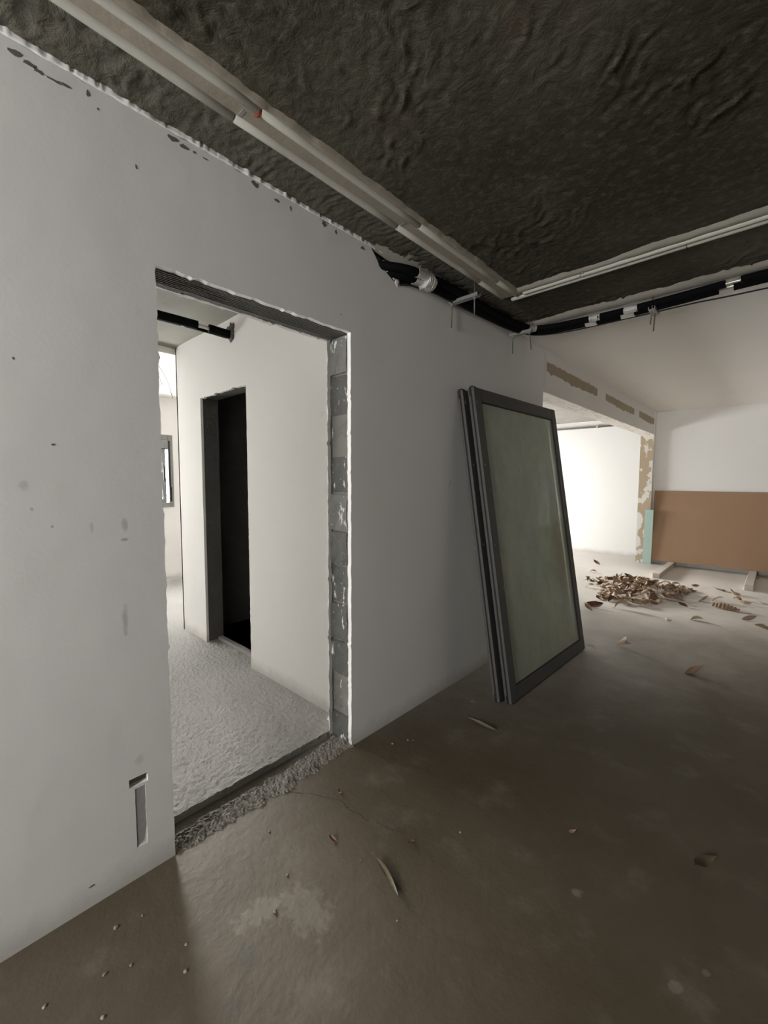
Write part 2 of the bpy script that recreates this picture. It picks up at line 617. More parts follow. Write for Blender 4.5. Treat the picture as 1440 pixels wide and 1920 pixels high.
g0x, g1x, g0y, g1y = -6.4, AB, -1.6, 1.70
nx, ny = 300, 330
grid = []
for i in range(nx + 1):
    row = []
    for j in range(ny + 1):
        # denser towards the door
        x = g1x + (g0x - g1x) * (i / nx) ** 1.7
        y = g0y + (g1y - g0y) * j / ny
        if i == 0:
            x += 0.016 * noise.noise(Vector((y * 11, 3, 0))) + 0.008 * noise.noise(Vector((y * 45, 3, 0))) + 0.004 * noise.noise(Vector((y * 110, 3, 0)))
        row.append(bm.verts.new((x, y, slabz(x, y))))
    grid.append(row)
for i in range(nx):
    for j in range(ny):
        bm.faces.new([grid[i][j], grid[i + 1][j], grid[i + 1][j + 1], grid[i][j + 1]])
low = [bm.verts.new((v.co.x - 0.006 - 0.006 * noise.noise(v.co * 40), v.co.y, -0.08)) for v in grid[0]]
for j in range(ny):
    bm.faces.new([grid[0][j], grid[0][j + 1], low[j + 1], low[j]])
struct(obj('floor_hall', bm, 'slab'))

# threshold trench with broken concrete
th = struct(empty('floor_threshold', (0, 0, 0)))
bm = bmesh.new()


def threshz(x, y):
    s = (x - AB) / (A - AB)          # 0 at the slab, 1 at the wall face
    edge = 0.36 + 0.16 * noise.noise(Vector((y * 6, 1, 0))) + 0.10 * noise.noise(Vector((y * 19, 1, 0))) - 0.25 * max(0, (y - 1.25) / 0.2)
    k = min(1, max(0, (s - edge) / 0.22))
    k = k * k * (3 - 2 * k)
    rough = 0.005 * fbm(Vector((x * 40, y * 40, 0)), 4) + 0.005 * noise.noise(Vector((x * 120, y * 120, 3)))
    out = max(0, s - 0.86)
    spill = -0.05 * out + 0.010 * noise.noise(Vector((y * 9, 5, 0))) * min(1, out / 0.1) + 0.004 * noise.noise(Vector((y * 31, x * 20, 0)))
    return -0.040 + 0.042 * k + rough * (0.15 + 0.9 * k) + 0.008 * k + min(0.006, spill) * (1 if out > 0 else 0)


heightgrid(bm, AB - 0.03, A + 0.075, D1 + 0.004, D2 + 0.004, 72, 200, threshz)
obj('broken_concrete', bm, 'rubble', th)
rr = random.Random(3)
for k in range(26):          # loose crumbs in the trench
    y = rr.uniform(D1 + 0.03, D2 - 0.03)
    x = rr.uniform(AB + 0.03, A - 0.02)
    r = rr.uniform(0.004, 0.009)
    bm = bmesh.new()
    bmesh.ops.create_icosphere(bm, subdivisions=1, radius=r)
    for v in bm.verts:
        v.co *= rr.uniform(0.7, 1.25)
        v.co.z *= 0.7
    o = obj('concrete_crumb', bm, 'crumb' if rr.random() < .5 else 'pebble', th)
    o.location = (x, y, threshz(x, y) + r * 0.3)

# ------------------------------------------------------------------ ceilings
struct(boxobj('ceiling_slab', (-6.55, 4.8, -2.75, 9.25, 2.66, 2.85), 'core'))


def ceilz(x, y):
    # trowelled render: smooth areas broken by torn ridges
    v = Vector((x * 3.2, y * 2.2, 0))
    if x < -1.385:
        mask = 0.55 + 0.45 * noise.noise(Vector((x * 2, y * 5, 4)))
        w = 0.25 * noise.noise(Vector((x * 14, y * 14, 2)))
        r = noise.ridged_multi_fractal(Vector((x * 11 + w, y * 27 + w, 1)), 0.9, 2.1, 4, 1.0, 2.0)
        z = H + 0.004 * noise.noise(v * 2) - 0.0085 * mask * (r - 0.9)
    else:
        mask = min(1, max(0, (noise.noise(v * 0.75 + Vector((5, 2, 0))) + 0.15 - 0.25 * (x + 0.8)) * 2.0))
        a = -0.75
        wx = 0.045 * noise.noise(Vector((x * 11, y * 11, 0)))
        wy = 0.045 * noise.noise(Vector((x * 11, y * 11, 9)))
        xr, yr = (x + wx) * math.cos(a) - (y + wy) * math.sin(a), (x + wx) * math.sin(a) + (y + wy) * math.cos(a)
        r = noise.ridged_multi_fractal(Vector((xr * 24, yr * 8.0, 1)), 0.9, 2.15, 4, 1.0, 2.0)
        r2 = max(0, noise.noise(Vector((xr * 34, yr * 11, 6))) - 0.25)
        z = H + 0.004 * noise.noise(v) - 0.0055 * mask * (r - 0.9) - 0.022 * r2 * (0.1 + mask)
    z += 0.0012 * noise.noise(Vector((x * 60, y * 60, 0)))
    return min(H + 0.03, max(H - 0.020, z))


bm = bmesh.new()
heightgrid(bm, A - 0.03, 0.35, 0.0, 3.30, 230, 390, ceilz)
rc = struct(obj('ceiling', bm, 'rawceil', smooth=True))
struct(boxes('ceiling_rear', [(A - 0.03, 4.6, -2.6, 0.0, H, 2.67), (0.35, 4.6, 0.0, 3.30, H, 2.67)], 'rawceil'))
bm = bmesh.new()
pts = ragged_poly([(A - 0.02, 3.23), (4.6, 3.23), (4.6, YF + 0.05), (A - 0.02, YF + 0.05)], [0.012, 0, 0, 0], 0.02, rnd)
extrude_poly(bm, pts, ZP, HW, 2.67)
struct(obj('ceiling_painted', bm, 'paint'))
struct(boxobj('ceiling_side_room', (-5.4, AB, YO - 0.1, 9.2, 2.605, 2.67), 'sideceil'))
bm = bmesh.new()
heightgrid(bm, -4.10, AB + 0.02, -1.7, 1.62, 60, 80, lambda x, y: 2.607 + 0.012 * noise.noise(Vector((x * 2, y * 3, 0))) + 0.003 * noise.noise(Vector((x * 20, y * 20, 0))))
struct(obj('ceiling_hall', bm, 'hallceil', smooth=True))
struct(boxobj('ceiling_hall_painted', (-6.5, -4.10, -1.7, 3.8, 2.548, 2.67), 'paint'))
struct(boxobj('ceiling_store', (-4.0, AB, 1.6, 3.7, 2.60, 2.67), 'core'))

# mortar smear along the wall/ceiling joint behind the pipe sleeves
bm = bmesh.new()
ys = [1.62 + i * 0.04 for i in range(42)]
prev = None
for y in ys:
    w = 0.05 + 0.06 * min(1, (y - 1.62) / 0.35) + 0.012 * noise.noise(Vector((y * 9, 0, 0)))
    dz = 0.03 + 0.02 * min(1, (y - 1.62) / 0.35) + 0.008 * noise.noise(Vector((y * 12, 4, 0)))
    ring = []
    for k in range(7):
        a = k / 6 * math.pi / 2
        ring.append(bm.verts.new((A - 0.004 + w * (1 - math.cos(a)), y, H + 0.003 - dz * (1 - math.sin(a)) + 0.002 * noise.noise(Vector((y * 30, k, 0))))))
    if prev:
        for k in range(6):
            bm.faces.new([prev[k], prev[k + 1], ring[k + 1], ring[k]])
    prev = ring
o = obj('mortar_smear', bm, 'smear', rc, smooth=True)

# white plaster squeezed out along the wall top
bm = bmesh.new()
prev = None
for i in range(330):
    y = -0.2 + i * 0.0058
    q = 0.8 * noise.noise(Vector((y * 9, 3, 0))) + 0.7 * noise.noise(Vector((y * 41, 3, 0))) + 0.6 * noise.noise(Vector((y * 110, 3, 0)))
    w = max(-0.004, 0.001 + 0.009 * q)
    d = 0.018 + 0.004 * noise.noise(Vector((y * 30, 8, 0)))
    ring = [bm.verts.new(p) for p in [(A - 0.006, y, H - d), (A + 0.0012, y, H - d), (A + 0.002 + w * 0.7, y, H - 0.012), (A + w, y, H + 0.012)]]
    if prev:
        for k in range(3):
            bm.faces.new([prev[k], prev[k + 1], ring[k + 1], ring[k]])
    prev = ring
obj('plaster_rim', bm, 'plaster', rc, smooth=True)

# ------------------------------------------------------------------ left wall
wl = struct(boxes('wall_left', [
    (AB + T, A - T, -2.7, D1, 0, 2.66),
    (AB + T, A - T, D1, D2 + 0.06, DH + 0.03, 2.66),
    (AB + T, A - T, D2 + 0.06, YO - T, 0, 2.66),
    (AB + T, A - T, YO - T, YJ + T, HH + 0.02, 2.66),
    (AB + T, A - T, YJ + T, 9.2, 0, 2.66)], 'core'))
bm = bmesh.new()
TOP = 2.593


def plate(corners, rag, x0=A - T, x1=A, step=0.014):
    extrude_poly(bm, ragged_poly(corners, rag, step, rnd), XP, x0, x1)


SY0, SY1, SZ0, SZ1 = 0.419, 0.478, 0.340, 0.370       # socket slot
GY0, GY1, GZ0, GZ1 = 0.436, 0.469, 0.113, 0.329       # grey strip under it
plate([(-2.7, 0), (SY0, 0), (SY0, TOP), (-2.7, TOP)], [0, 0, 0.012, 0])
plate([(SY0, 0), (SY1, 0), (SY1, GZ0), (SY0, GZ0)], [0, 0, 0, 0])
plate([(SY0, GZ0), (GY0, GZ0), (GY0, GZ1), (SY0, GZ1)], [0, 0.0015, 0, 0])
plate([(GY1, GZ0), (SY1, GZ0), (SY1, GZ1), (GY1, GZ1)], [0, 0, 0, 0.0015])
plate([(SY0, GZ1), (SY1, GZ1), (SY1, SZ0), (SY0, SZ0)], [0, 0, 0, 0])
plate([(SY0, SZ1), (SY1, SZ1), (SY1, TOP), (SY0, TOP)], [0, 0, 0.012, 0])
plate([(SY1, 0), (D1, 0), (D1, DH), (D1, TOP), (SY1, TOP)], [0, 0.005, 0, 0.010, 0])
plate([(D1, DH), (D2, DH), (D2, TOP), (D1, TOP)], [0.005, 0, 0.012, 0])
plate([(D2, 0), (YO, 0), (YO, HH), (YO, TOP), (1.95, TOP), (1.80, 2.56), (1.66, 2.53), (1.60, TOP), (D2, TOP), (D2, DH)],
      [0, 0, 0, 0, 0, 0.004, 0.006, 0.004, 0, 0.004])
plate([(YJ, 0), (YF + 0.02, 0), (YF + 0.02, TOP), (YJ, TOP)], [0, 0, 0, 0])
plate([(YO, HH), (YJ, HH), (YJ, TOP), (YO, TOP)], [0.003, 0, 0, 0], A - T, A - 0.006)
obj('plaster_coat', bm, 'plaster', wl)
# back plaster seen past the doorway
bm = bmesh.new()
plate([(-1.7, 0), (D1 - 0.01, 0), (D1 - 0.01, 2.66), (-1.7, 2.66)], [0, 0, 0, 0], AB, AB + T)
plate([(D1 - 0.01, DH + 0.005), (D2 + 0.02, DH - 0.004), (D2 + 0.02, 2.66), (D1 - 0.01, 2.66)], [0.007, 0, 0, 0], AB, AB + T)
plate([(D2 + 0.012, 0), (1.62, 0), (1.62, 2.66), (D2 + 0.02, 2.66), (D2 + 0.012, DH)], [0, 0, 0, 0, 0.008], AB, AB + T)
plate([(YO, HH), (YJ, HH), (YJ, 2.66), (YO, 2.66)], [0, 0, 0, 0], AB, AB + T)
obj('plaster_back', bm, 'plaster', wl)
# socket slot back and grey mortar strip
boxobj('socket_recess', (A - T - 0.004, A - T + 0.002, SY0 - 0.003, SY1 + 0.003, SZ0 - 0.003, SZ1 + 0.003), 'recess', wl)
bm = bmesh.new()
plate([(GY0 - .001, GZ0 + 0.0), (GY1 - 0.010, GZ0 + 0.015), (GY1 + .001, GZ0 + 0.07), (GY1 + .001, GZ1), (GY0 - .001, GZ1)], [0, 0, 0, 0, 0], A - T, A - 0.0012)
obj('mortar_strip', bm, 'greypatch', wl)
bm = bmesh.new()
plate([(GY0 - .002, GZ0 - .002), (GY1 + .002, GZ0 - .002), (GY1 + .002, GZ0 + 0.08), (GY0 - .002, GZ0 + 0.08)], [0, 0, 0, 0], A - T, A - 0.0016)
obj('plaster_fill', bm, 'plaster', wl)

# cement blocks of the right jamb
joints = [0.0, 0.150, 0.360, 0.552, 0.756, 0.957, 1.142, 1.338, 1.531, 1.736, 1.943, 2.125]
rb = random.Random(11)
for z0, z1 in zip(joints, joints[1:]):
    dy = rb.uniform(-0.010, 0.008)
    bm = bmesh.new()
    box(bm, AB + T + 0.018 + rb.uniform(-.004, .004), A - T - 0.001, D2 + dy, D2 + 0.075, z0 + 0.005, z1 - 0.005)
    bmesh.ops.subdivide_edges(bm, edges=bm.edges, cuts=4, use_grid_fill=True)
    for v in bm.verts:
        n_ = noise.noise(v.co * 22 + Vector((z0 * 9, 0, 0)))
        v.co.y += 0.009 * n_
        v.co.z += 0.004 * noise.noise(v.co * 30)
        e = min(v.co.z - z0, z1 - v.co.z)
        if e < 0.02 and v.co.y < D2 + 0.03:
            v.co.y += (0.02 - e) * 0.25
    obj('cement_block', bm, 'block', wl)
bm = bmesh.new()        # mortar behind the joints, and the smeared rear edge
box(bm, AB + T, A - T, D2 + 0.008, D2 + 0.07, 0, DH)
plate([(D2 - 0.002, 0), (D2 + 0.05, 0), (D2 + 0.05, DH), (D2 - 0.002, DH)], [0, 0, 0, 0.006], AB + T - 0.004, AB + T + 0.022)
obj('jamb_mortar', bm, 'mortar', wl)
# ribbed lintel
bm = bmesh.new()
prof = [(AB + T - 0.006, DH + 0.03), (AB + T - 0.006, DH + 0.002), (AB + T + 0.035, DH)]
n = 8
for k in range(n):
    x = AB + T + 0.034 + k * (0.116 / n)
    prof += [(x, DH), (x + 0.0015, DH + 0.020), (x + 0.0075, DH + 0.020), (x + 0.009, DH)]
prof += [(A - T - 0.002, DH), (A - T - 0.002, DH + 0.03)]
NY = 60
rows = []
for j in range(NY + 1):
    y = D1 - 0.03 + (D2 + 0.05 - D1) * j / NY
    rows.append([bm.verts.new((x + 0.003 * noise.noise(Vector((y * 4, 2, 0))), y,
                               z + 0.003 * noise.noise(Vector((x * 30, y * 14, 0))))) for x, z in prof])
for a, b in zip(rows, rows[1:]):
    for k in range(len(prof) - 1):
        bm.faces.new([a[k], a[k + 1], b[k + 1], b[k]])
obj('lintel', bm, 'lintel', wl)

# chips and gouges in the plaster
rc_ = random.Random(21)
chips = [(0.222, 2.563, .018, .010), (0.250, 2.556, .020, .006), (0.270, 2.549, .016, .006), (0.303, 2.548, .022, .004),
         (0.330, 2.552, .018, .004), (0.387, 2.565, .007, .009), (0.411, 2.535, .003, .004), (0.513, 2.421, .003, .008),
         (0.632, 2.572, .022, .009), (0.668, 2.566, .020, .009), (0.705, 2.568, .006, .005), (0.745, 2.567, .012, .003),
         (0.944, 2.578, .016, .012), (1.047, 2.563, .016, .009), (1.113, 2.563, .005, .012), (1.296, 2.577, .016, .015),
         (1.366, 2.570, .007, .012), (1.541, 2.566, .016, .009), (0.179, 1.740, .003, .004), (0.259, 1.507, .006, .004),
         (0.30, 0.07, .012, .003), (1.397, 2.202, .003, .003)]
for (y, z, ry, rz) in chips:
    bm = bmesh.new()
    n = 11
    pts = []
    for k in range(n):
        a = 2 * math.pi * k / n
        q = rc_.uniform(0.55, 1.15)
        pts.append(Vector((y + ry * q * math.cos(a), z + rz * q * math.sin(a) + 0.15 * ry * math.cos(a) * 0)))
    extrude_poly(bm, pts, XP, A - 0.004, A + 0.0006)
    obj('plaster_chip', bm, 'chip', wl)

# dark patch stands for shade in the cable hole, ragged white lumps round it
for (y, z, r) in [(1.70, 2.545, .02), (1.735, 2.53, .022), (1.775, 2.515, .024), (1.80, 2.49, .018), (1.805, 2.475, .012)]:
    bm = bmesh.new()
    bmesh.ops.create_icosphere(bm, subdivisions=2, radius=r)
    for v in bm.verts:
        v.co *= 1 + 0.4 * noise.noise(v.co * 60 + Vector((y * 10, 0, 0)))
        v.co.x *= 0.5
    o = obj('plaster_lump', bm, 'plaster', wl, smooth=True)
    o.location = (A, y, z)
bm = bmesh.new()
pts = ragged_poly([(1.68, 2.525), (1.80, 2.475), (1.93, 2.51), (1.90, 2.56), (1.74, 2.56)], [.004] * 5, 0.012, rnd)
extrude_poly(bm, pts, XP, A - 0.01, A + 0.001)
obj('hole_shade_patch', bm, 'black', wl)

# wide opening: soffit, far jamb, filler patches on the header
boxobj('opening_soffit', (AB + 0.001, A - 0.009, YO + 0.001, YJ - 0.001, HH - 0.003, HH + 0.018), 'soffit', wl)
boxobj('opening_jamb_near', (AB + 0.001, A - 0.002, YO - T, YO + 0.002, 0, HH), 'plaster', wl)
boxobj('opening_jamb_far', (AB + 0.004, A - 0.001, YJ - 0.003, YJ + T, 0.001, HH - 0.004), 'jamb', wl)
for (y0, y1, z0, z1, sk) in [(3.87, 5.33, 2.395, 2.485, 0.0), (5.66, 7.05, 2.385, 2.472, 0), (7.36, 8.40, 2.375, 2.478, 0)]:
    bm = bmesh.new()
    ym = (y0 + y1) / 2
    pts = ragged_poly([(y0, z0 + .012), (ym, z0 - 0.012), (y1, z0), (y1, z1 - 0.005), (ym, z1 - 0.0), (y0, z1)], [.02, .02, .004, .016, .016, 0.004], 0.05, rnd)
    extrude_poly(bm, pts, XP, A - 0.012, A - 0.004)
    obj('filler_patch', bm, 'patch', wl)

# ------------------------------------------------------------------ other walls
struct(boxobj('wall_far', (A - 0.02, 4.6, YF, YF + 0.2, 0, 2.66), 'plaster'))
struct(boxobj('wall_right', (4.5, 4.7, -2.7, 3.25, 0, 2.66), 'core'))
struct(boxobj('wall_right_far', (4.5, 4.7, 3.25, YF + 0.2, 0, 2.66), 'plaster'))


def wall_with_window(name, plane, t, u0, u1, o, axis, mat):
    """axis 'x': wall at x=plane..plane+t, spans y u0..u1 ; axis 'y' likewise"""
    a0, a1, z0, z1 = o
    parts = [(u0, a0, 0, 2.66), (a1, u1, 0, 2.66), (a0, a1, 0, z0), (a0, a1, z1, 2.66)]
    bm = bmesh.new()
    for (p, q, r, s) in parts:
        if s - r < 1e-4:
            continue
        if axis == 'x':
            box(bm, plane, plane + t, p, q, r, s)
        else:
            box(bm, p, q, plane, plane + t, r, s)
    return struct(obj(name, bm, mat))


wall_with_window('wall_rear', -2.7, 0.2, A - 0.2, 4.7, REAR, 'y', 'plaster')
wall_with_window('wall_side_room_window', -5.4, 0.2, YO - 0.2, 9.2, SIDE, 'x', 'core')
wall_with_window('wall_hall_window', -6.52, 0.2, -1.7, 3.8, HALL, 'x', 'plaster')
struct(boxobj('wall_side_room_far', (-5.4, AB + 0.05, 9.0, 9.2, 0, 2.66), 'plaster'))
struct(boxobj('wall_side_room_near', (-5.4, AB, 3.58, YO - 0.03, 0, 2.66), 'core'))
struct(boxobj('wall_hall_rear', (-6.5, AB, -1.7, -1.5, 0, 2.66), 'plaster'))
struct(boxobj('wall_hall_far', (-6.5, -3.93, 3.6, 3.8, 0, 2.66), 'plaster'))

# inner hall wall with the dark doorway
IX0, IX1, IH, IY = -3.59, -2.84, 2.092, 1.59
wi = struct(boxes('wall_hall_right', [
    (-4.06, IX0 - 0.004, IY + 0.02, 1.745, -0.05, 2.66), (IX0 - 0.004, IX1 + 0.004, IY + 0.02, 1.745, IH + 0.006, 2.66),
    (IX1 + 0.004, AB + 0.03, IY + 0.02, 1.745, -0.05, 2.66), (-4.06, -3.93, 1.745, 3.75, -0.05, 2.66)], 'darkjamb'))
bm = bmesh.new()


def yplate(corners, rag, y0, y1, step=0.02):
    extrude_poly(bm, ragged_poly(corners, rag, step, rnd), YP, y0, y1)


yplate([(-4.08, -0.02), (IX0, -0.02), (IX0, 2.66), (-4.08, 2.66)], [0, 0.0, 0, 0], IY, IY + 0.021)
yplate([(IX0, IH), (IX1, IH), (IX1, 2.66), (IX0, 2.66)], [0.014, 0, 0, 0], IY, IY + 0.021)
yplate([(IX1, -0.02), (AB + 0.03, -0.02), (AB + 0.03, 2.66), (IX1, 2.66), (IX1, IH)], [0, 0, 0, 0, 0.004], IY, IY + 0.021)
box(bm, -4.08, -4.059, IY, 3.75, -0.02, 2.66)
obj('plaster_coat', bm, 'plaster', wi)
boxobj('door_sill', (IX0 + 0.01, IX1 - 0.01, IY + 0.10, 1.73, -0.02, 0.02), 'slab', wi)
struct(boxobj('floor_store', (-4.0, AB, 1.60, 3.7, -0.2, -0.02), 'floor'))
struct(boxobj('wall_store_far', (-3.95, AB, 3.45, 3.58, -0.05, 2.66), 'core'))


# ------------------------------------------------------------------ windows
def bar_frame(name, a0, a1, z0, z1, w, d, fn, mat, parent):
    for b in [(a0, a0 + w, z0, z1), (a1 - w, a1, z0, z1), (a0 + w, a1 - w, z0, z0 + w), (a0 + w, a1 - w, z1 - w, z1)]:
        boxobj(name, fn(*b, d), mat, parent, bevel=0.004)


def window(name, axis, plane, o, mullions, mat):
    a0, a1, z0, z1 = o
    r = struct(empty(name, (0, 0, 0)))

    def fn(p, q, r_, s, d):
        return (plane - d / 2, plane + d / 2, p, q, r_, s) if axis == 'x' else (p, q, plane - d / 2, plane + d / 2, r_, s)
    bar_frame('frame_bar', a0, a1, z0, z1, 0.05, 0.09, fn, mat, r)
    n = mullions
    for k in range(n):
        s0 = a0 + 0.05 + (a1 - a0 - 0.1) * k / n
        s1 = a0 + 0.05 + (a1 - a0 - 0.1) * (k + 1) / n
        bar_frame('sash_bar', s0, s1, z0 + 0.05, z1 - 0.05, 0.055, 0.05, fn, mat, r)
        boxobj('pane', fn(s0 + 0.05, s1 - 0.05, z0 + 0.1, z1 - 0.1, 0.008), 'pane', r)
    return r


window('window_1', 'y', -2.58, REAR, 2, 'alulight')
window('window_2', 'x', -5.28, SIDE, 2, 'alulight')
# hall window: frame stands proud of the wall, shutter box above, pull strap on the jamb
w3 = struct(empty('window_3', (0, 0, 0)))
y0, y1, z0, z1 = HALL
px = -6.325


def wfn(p, q, r_, s, d):
    return (px - 0.06, px - 0.06 + d, p, q, r_, s)


bar_frame('frame_bar', y0 - 0.01, y1 + 0.01, z0 - 0.01, z1 + 0.01, 0.065, 0.085, wfn, 'alulight', w3)
boxobj('shutter_box', (px - 0.05, px + 0.03, y0 + 0.05, y1 - 0.055, z1 - 0.19, z1 - 0.055), 'alulight', w3, 0.004)
boxobj('box_line', (px + 0.03, px + 0.034, y0 + 0.06, y1 - 0.07, z1 - 0.185, z1 - 0.178), 'black', w3)
ym = (y0 + y1) / 2
for (s0, s1) in [(y0 + 0.055, ym + 0.02), (ym - 0.02, y1 - 0.085)]:
    bar_frame('sash_bar', s0, s1, z0 + 0.055, z1 - 0.19, 0.05, 0.06, lambda p, q, r_, s, d: (px - 0.05, px - 0.05 + d, p, q, r_, s), 'alulight', w3)
    boxobj('pane', (px - 0.03, px - 0.024, s0 + 0.045, s1 - 0.045, z0 + 0.10, z1 - 0.235), 'dimpane', w3)
boxobj('pull_strap', (px + 0.026, px + 0.032, y1 - 0.050, y1 - 0.030, z0 + 0.14, z1 - 0.07), 'black', w3)
boxobj('strap_winder', (px + 0.026, px + 0.045, y1 - 0.056, y1 - 0.022, z0 + 0.07, z0 + 0.27), 'black', w3, 0.004)
boxobj('window_handle', (px + 0.008, px + 0.035, y1 - 0.125, y1 - 0.105, z0 + 0.36, z0 + 0.55), 'black', w3, 0.004)

# pipe along the side room wall
pr = empty('wall_pipe', (-3.2, 8.97, 2.48))
bm = bmesh.new()
tube(bm, [(-1.9, -0.0, 0), (0.84, 0, 0)], 0.016)
obj('pipe', bm, 'steel', pr, smooth=True)
for x in (-1.2, -0.35, 0.55):
    bm = bmesh.new()
    box(bm, x - 0.02, x + 0.02, -0.022, 0.03, -0.022, 0.022, 0.004)
    obj('pipe_clip', bm, 'pvc', pr)
tag(pr, 'thin grey pipe clipped high across the bright far wall of the side room', 'pipe')

# ------------------------------------------------------------------ ceiling conduits


def conduit(name, along, c, r, breaks, s0, s1, label, mat='pvc', z=H - 0.016, clips=True):
    root = empty(name, (c, s0, z) if along == 'y' else (s0, c, z))
    edges = [s0] + breaks + [s1]
    for a, b in zip(edges, edges[1:]):
        L = b - a - 0.012
        bm = bmesh.new()
        k = max(2, int(L / 0.15))
        pts, rs = [], []
        for i in range(k + 1):
            s = a - s0 + 0.006 + L * i / k
            wob = 0.002 * noise.noise(Vector((s * 2, c * 9, 0)))
            pts.append((wob, s, wob) if along == 'y' else (s, wob, wob))
            rs.append(r)
        pts = [pts[0]] + pts + [pts[-1]]
        d = Vector(pts[2]) - Vector(pts[1])
        d.normalize()
        pts[0] = tuple(Vector(pts[1]) - d * 0.005)
        pts[-1] = tuple(Vector(pts[-2]) + d * 0.005)
        rs = [r * 0.75] + rs + [r * 0.75]
        tube(bm, pts, rs, 14)
        obj('tube_length', bm, mat, root, smooth=True)
    for b in (breaks if clips else []):
        bm = bmesh.new()
        if along == 'y':
            box(bm, -r * 0.3, r + 0.035, b - s0 + 0.004, b - s0 + 0.022, -0.004, 0.02, 0.003)
        else:
            box(bm, b - s0 + 0.004, b - s0 + 0.022, -r - 0.01, r * 0.3, -0.004, 0.02, 0.003)
        obj('fixing_clip', bm, 'steel', root)
    tag(root, label, 'conduit')
    return root


conduit('ceiling_conduit', 'y', -1.372, 0.0165, [0.742, 1.55, 2.30], -0.3, 2.60,
        'pale plastic conduit on the raw ceiling, the one nearer the white wall')
conduit('ceiling_conduit', 'y', -1.292, 0.0155, [0.79, 1.62, 2.37], -0.3, 2.615,
        'pale plastic conduit with a red sleeve, farther from the white wall', clips=False)
conduit('ceiling_conduit', 'x', 2.668, 0.0145, [-0.40, 0.5, 2.0], -1.345, 4.4,
        'pale conduit crossing the raw ceiling towards the right, the lower of two')
conduit('ceiling_conduit', 'x', 2.632, 0.012, [-0.9, 0.2, 1.7], -1.25, 4.4,
        'pale conduit half buried in mortar, crossing the ceiling to the right')
bm = bmesh.new()
tube(bm, [(-1.296, 0.786, H - 0.016), (-1.296, 0.793, H - 0.016)], 0.0172, 14)
box(bm, -1.318, -1.309, 0.784, 0.797, H - 0.022, H - 0.004, 0.002)
red = obj('cable_sleeve', bm, 'red')
tag(red, 'small red sleeve at a joint of the ceiling conduit', 'sleeve')
# smooth tan strip between the two conduits and mortar ridge beside them
bm = bmesh.new()
pts = ragged_poly([(-1.362, -0.3), (-1.300, -0.3), (-1.300, 2.62), (-1.362, 2.62)], [0, 0.001, 0, 0.001], 0.05, rnd)
extrude_poly(bm, pts, ZP, H - 0.019, H + 0.02)
obj('strip_mortar', bm, 'tan', rc)
bm = bmesh.new()
prev = None
for i in range(150):
    y = -0.3 + i * 0.0197
    w = 0.030 + 0.018 * abs(noise.noise(Vector((y * 4, 2, 0)))) + 0.008 * noise.noise(Vector((y * 25, 2, 0)))
    hgt = 0.019 + 0.004 * noise.noise(Vector((y * 11, 8, 0)))
    ring = [bm.verts.new(p) for p in [(-1.29, y, H + 0.01), (-1.285, y, H - hgt), (-1.285 + w * 0.55, y, H - hgt * 0.8), (-1.285 + w, y, H + 0.012)]]
    if prev:
        for k in range(3):
            bm.faces.new([prev[k], prev[k + 1], ring[k + 1], ring[k]])
    prev = ring
obj('mortar_ridge', bm, 'tan', rc, smooth=True)
bm = bmesh.new()
prev = None
for i in range(160):
    x = -1.27 + i * 0.0355
    w = 0.075 + 0.03 * noise.noise(Vector((x * 3, 2, 0))) + 0.012 * noise.noise(Vector((x * 22, 2, 0)))
    hgt = 0.016 + 0.004 * noise.noise(Vector((x * 11, 8, 0)))
    ring = [bm.verts.new(p) for p in [(x, 2.65, H + 0.01), (x, 2.632, H - hgt), (x, 2.632 - w * 0.6, H - hgt * 0.8), (x, 2.632 - w, H + 0.012)]]
    if prev:
        for k in range(3):
            bm.faces.new([prev[k], prev[k + 1], ring[k + 1], ring[k]])
    prev = ring
obj('mortar_ridge', bm, 'smear', rc, smooth=True)
# pale plaster lip where the painted ceiling starts
bm = bmesh.new()
prev = None
for i in range(190):
    x = A + i * 0.032
    w = 0.07 + 0.02 * noise.noise(Vector((x * 4, 5, 0))) + 0.008 * noise.noise(Vector((x * 30, 5, 0)))
    ring = [bm.verts.new(p) for p in [(x, 3.245, HW - 0.002), (x, 3.21, HW - 0.003), (x, 3.23 - w * 0.7, H - 0.012), (x, 3.22 - w, H + 0.01)]]
    if prev:
        for k in range(3):
            bm.faces.new([prev[k], prev[k + 1], ring[k + 1], ring[k]])
    prev = ring
obj('plaster_lip', bm, 'smear', rc, smooth=True)

# ------------------------------------------------------------------ insulated pipe runs
path = spline([(A - 0.05, 1.70, 2.53), (A + 0.03, 1.80, 2.522), (A + 0.045, 1.95, 2.535), (A + 0.05, 2.15, 2.545),
               (A + 0.055, 2.45, 2.548), (A + 0.06, 2.75, 2.548), (A + 0.075, 3.0, 2.55), (A + 0.13, 3.20, 2.552),
               (A + 0.25, 3.275, 2.553), (-1.15, 3.29, 2.548), (-0.85, 3.295, 2.545), (-0.55, 3.295, 2.55),
               (-0.2, 3.295, 2.56), (0.3, 3.295, 2.56), (1.0, 3.295, 2.56), (2.0, 3.295, 2.555), (4.48, 3.295, 2.55)], 8)


def offset(path, du, dz):
    out = []
    for i, p in enumerate(path):
        t = (path[min(i + 1, len(path) - 1)] - path[max(i - 1, 0)])
        t.z = 0
        t.normalize()
        out.append(p + Vector((t.y, -t.x, 0)) * du + Vector((0, 0, dz)))
    return out


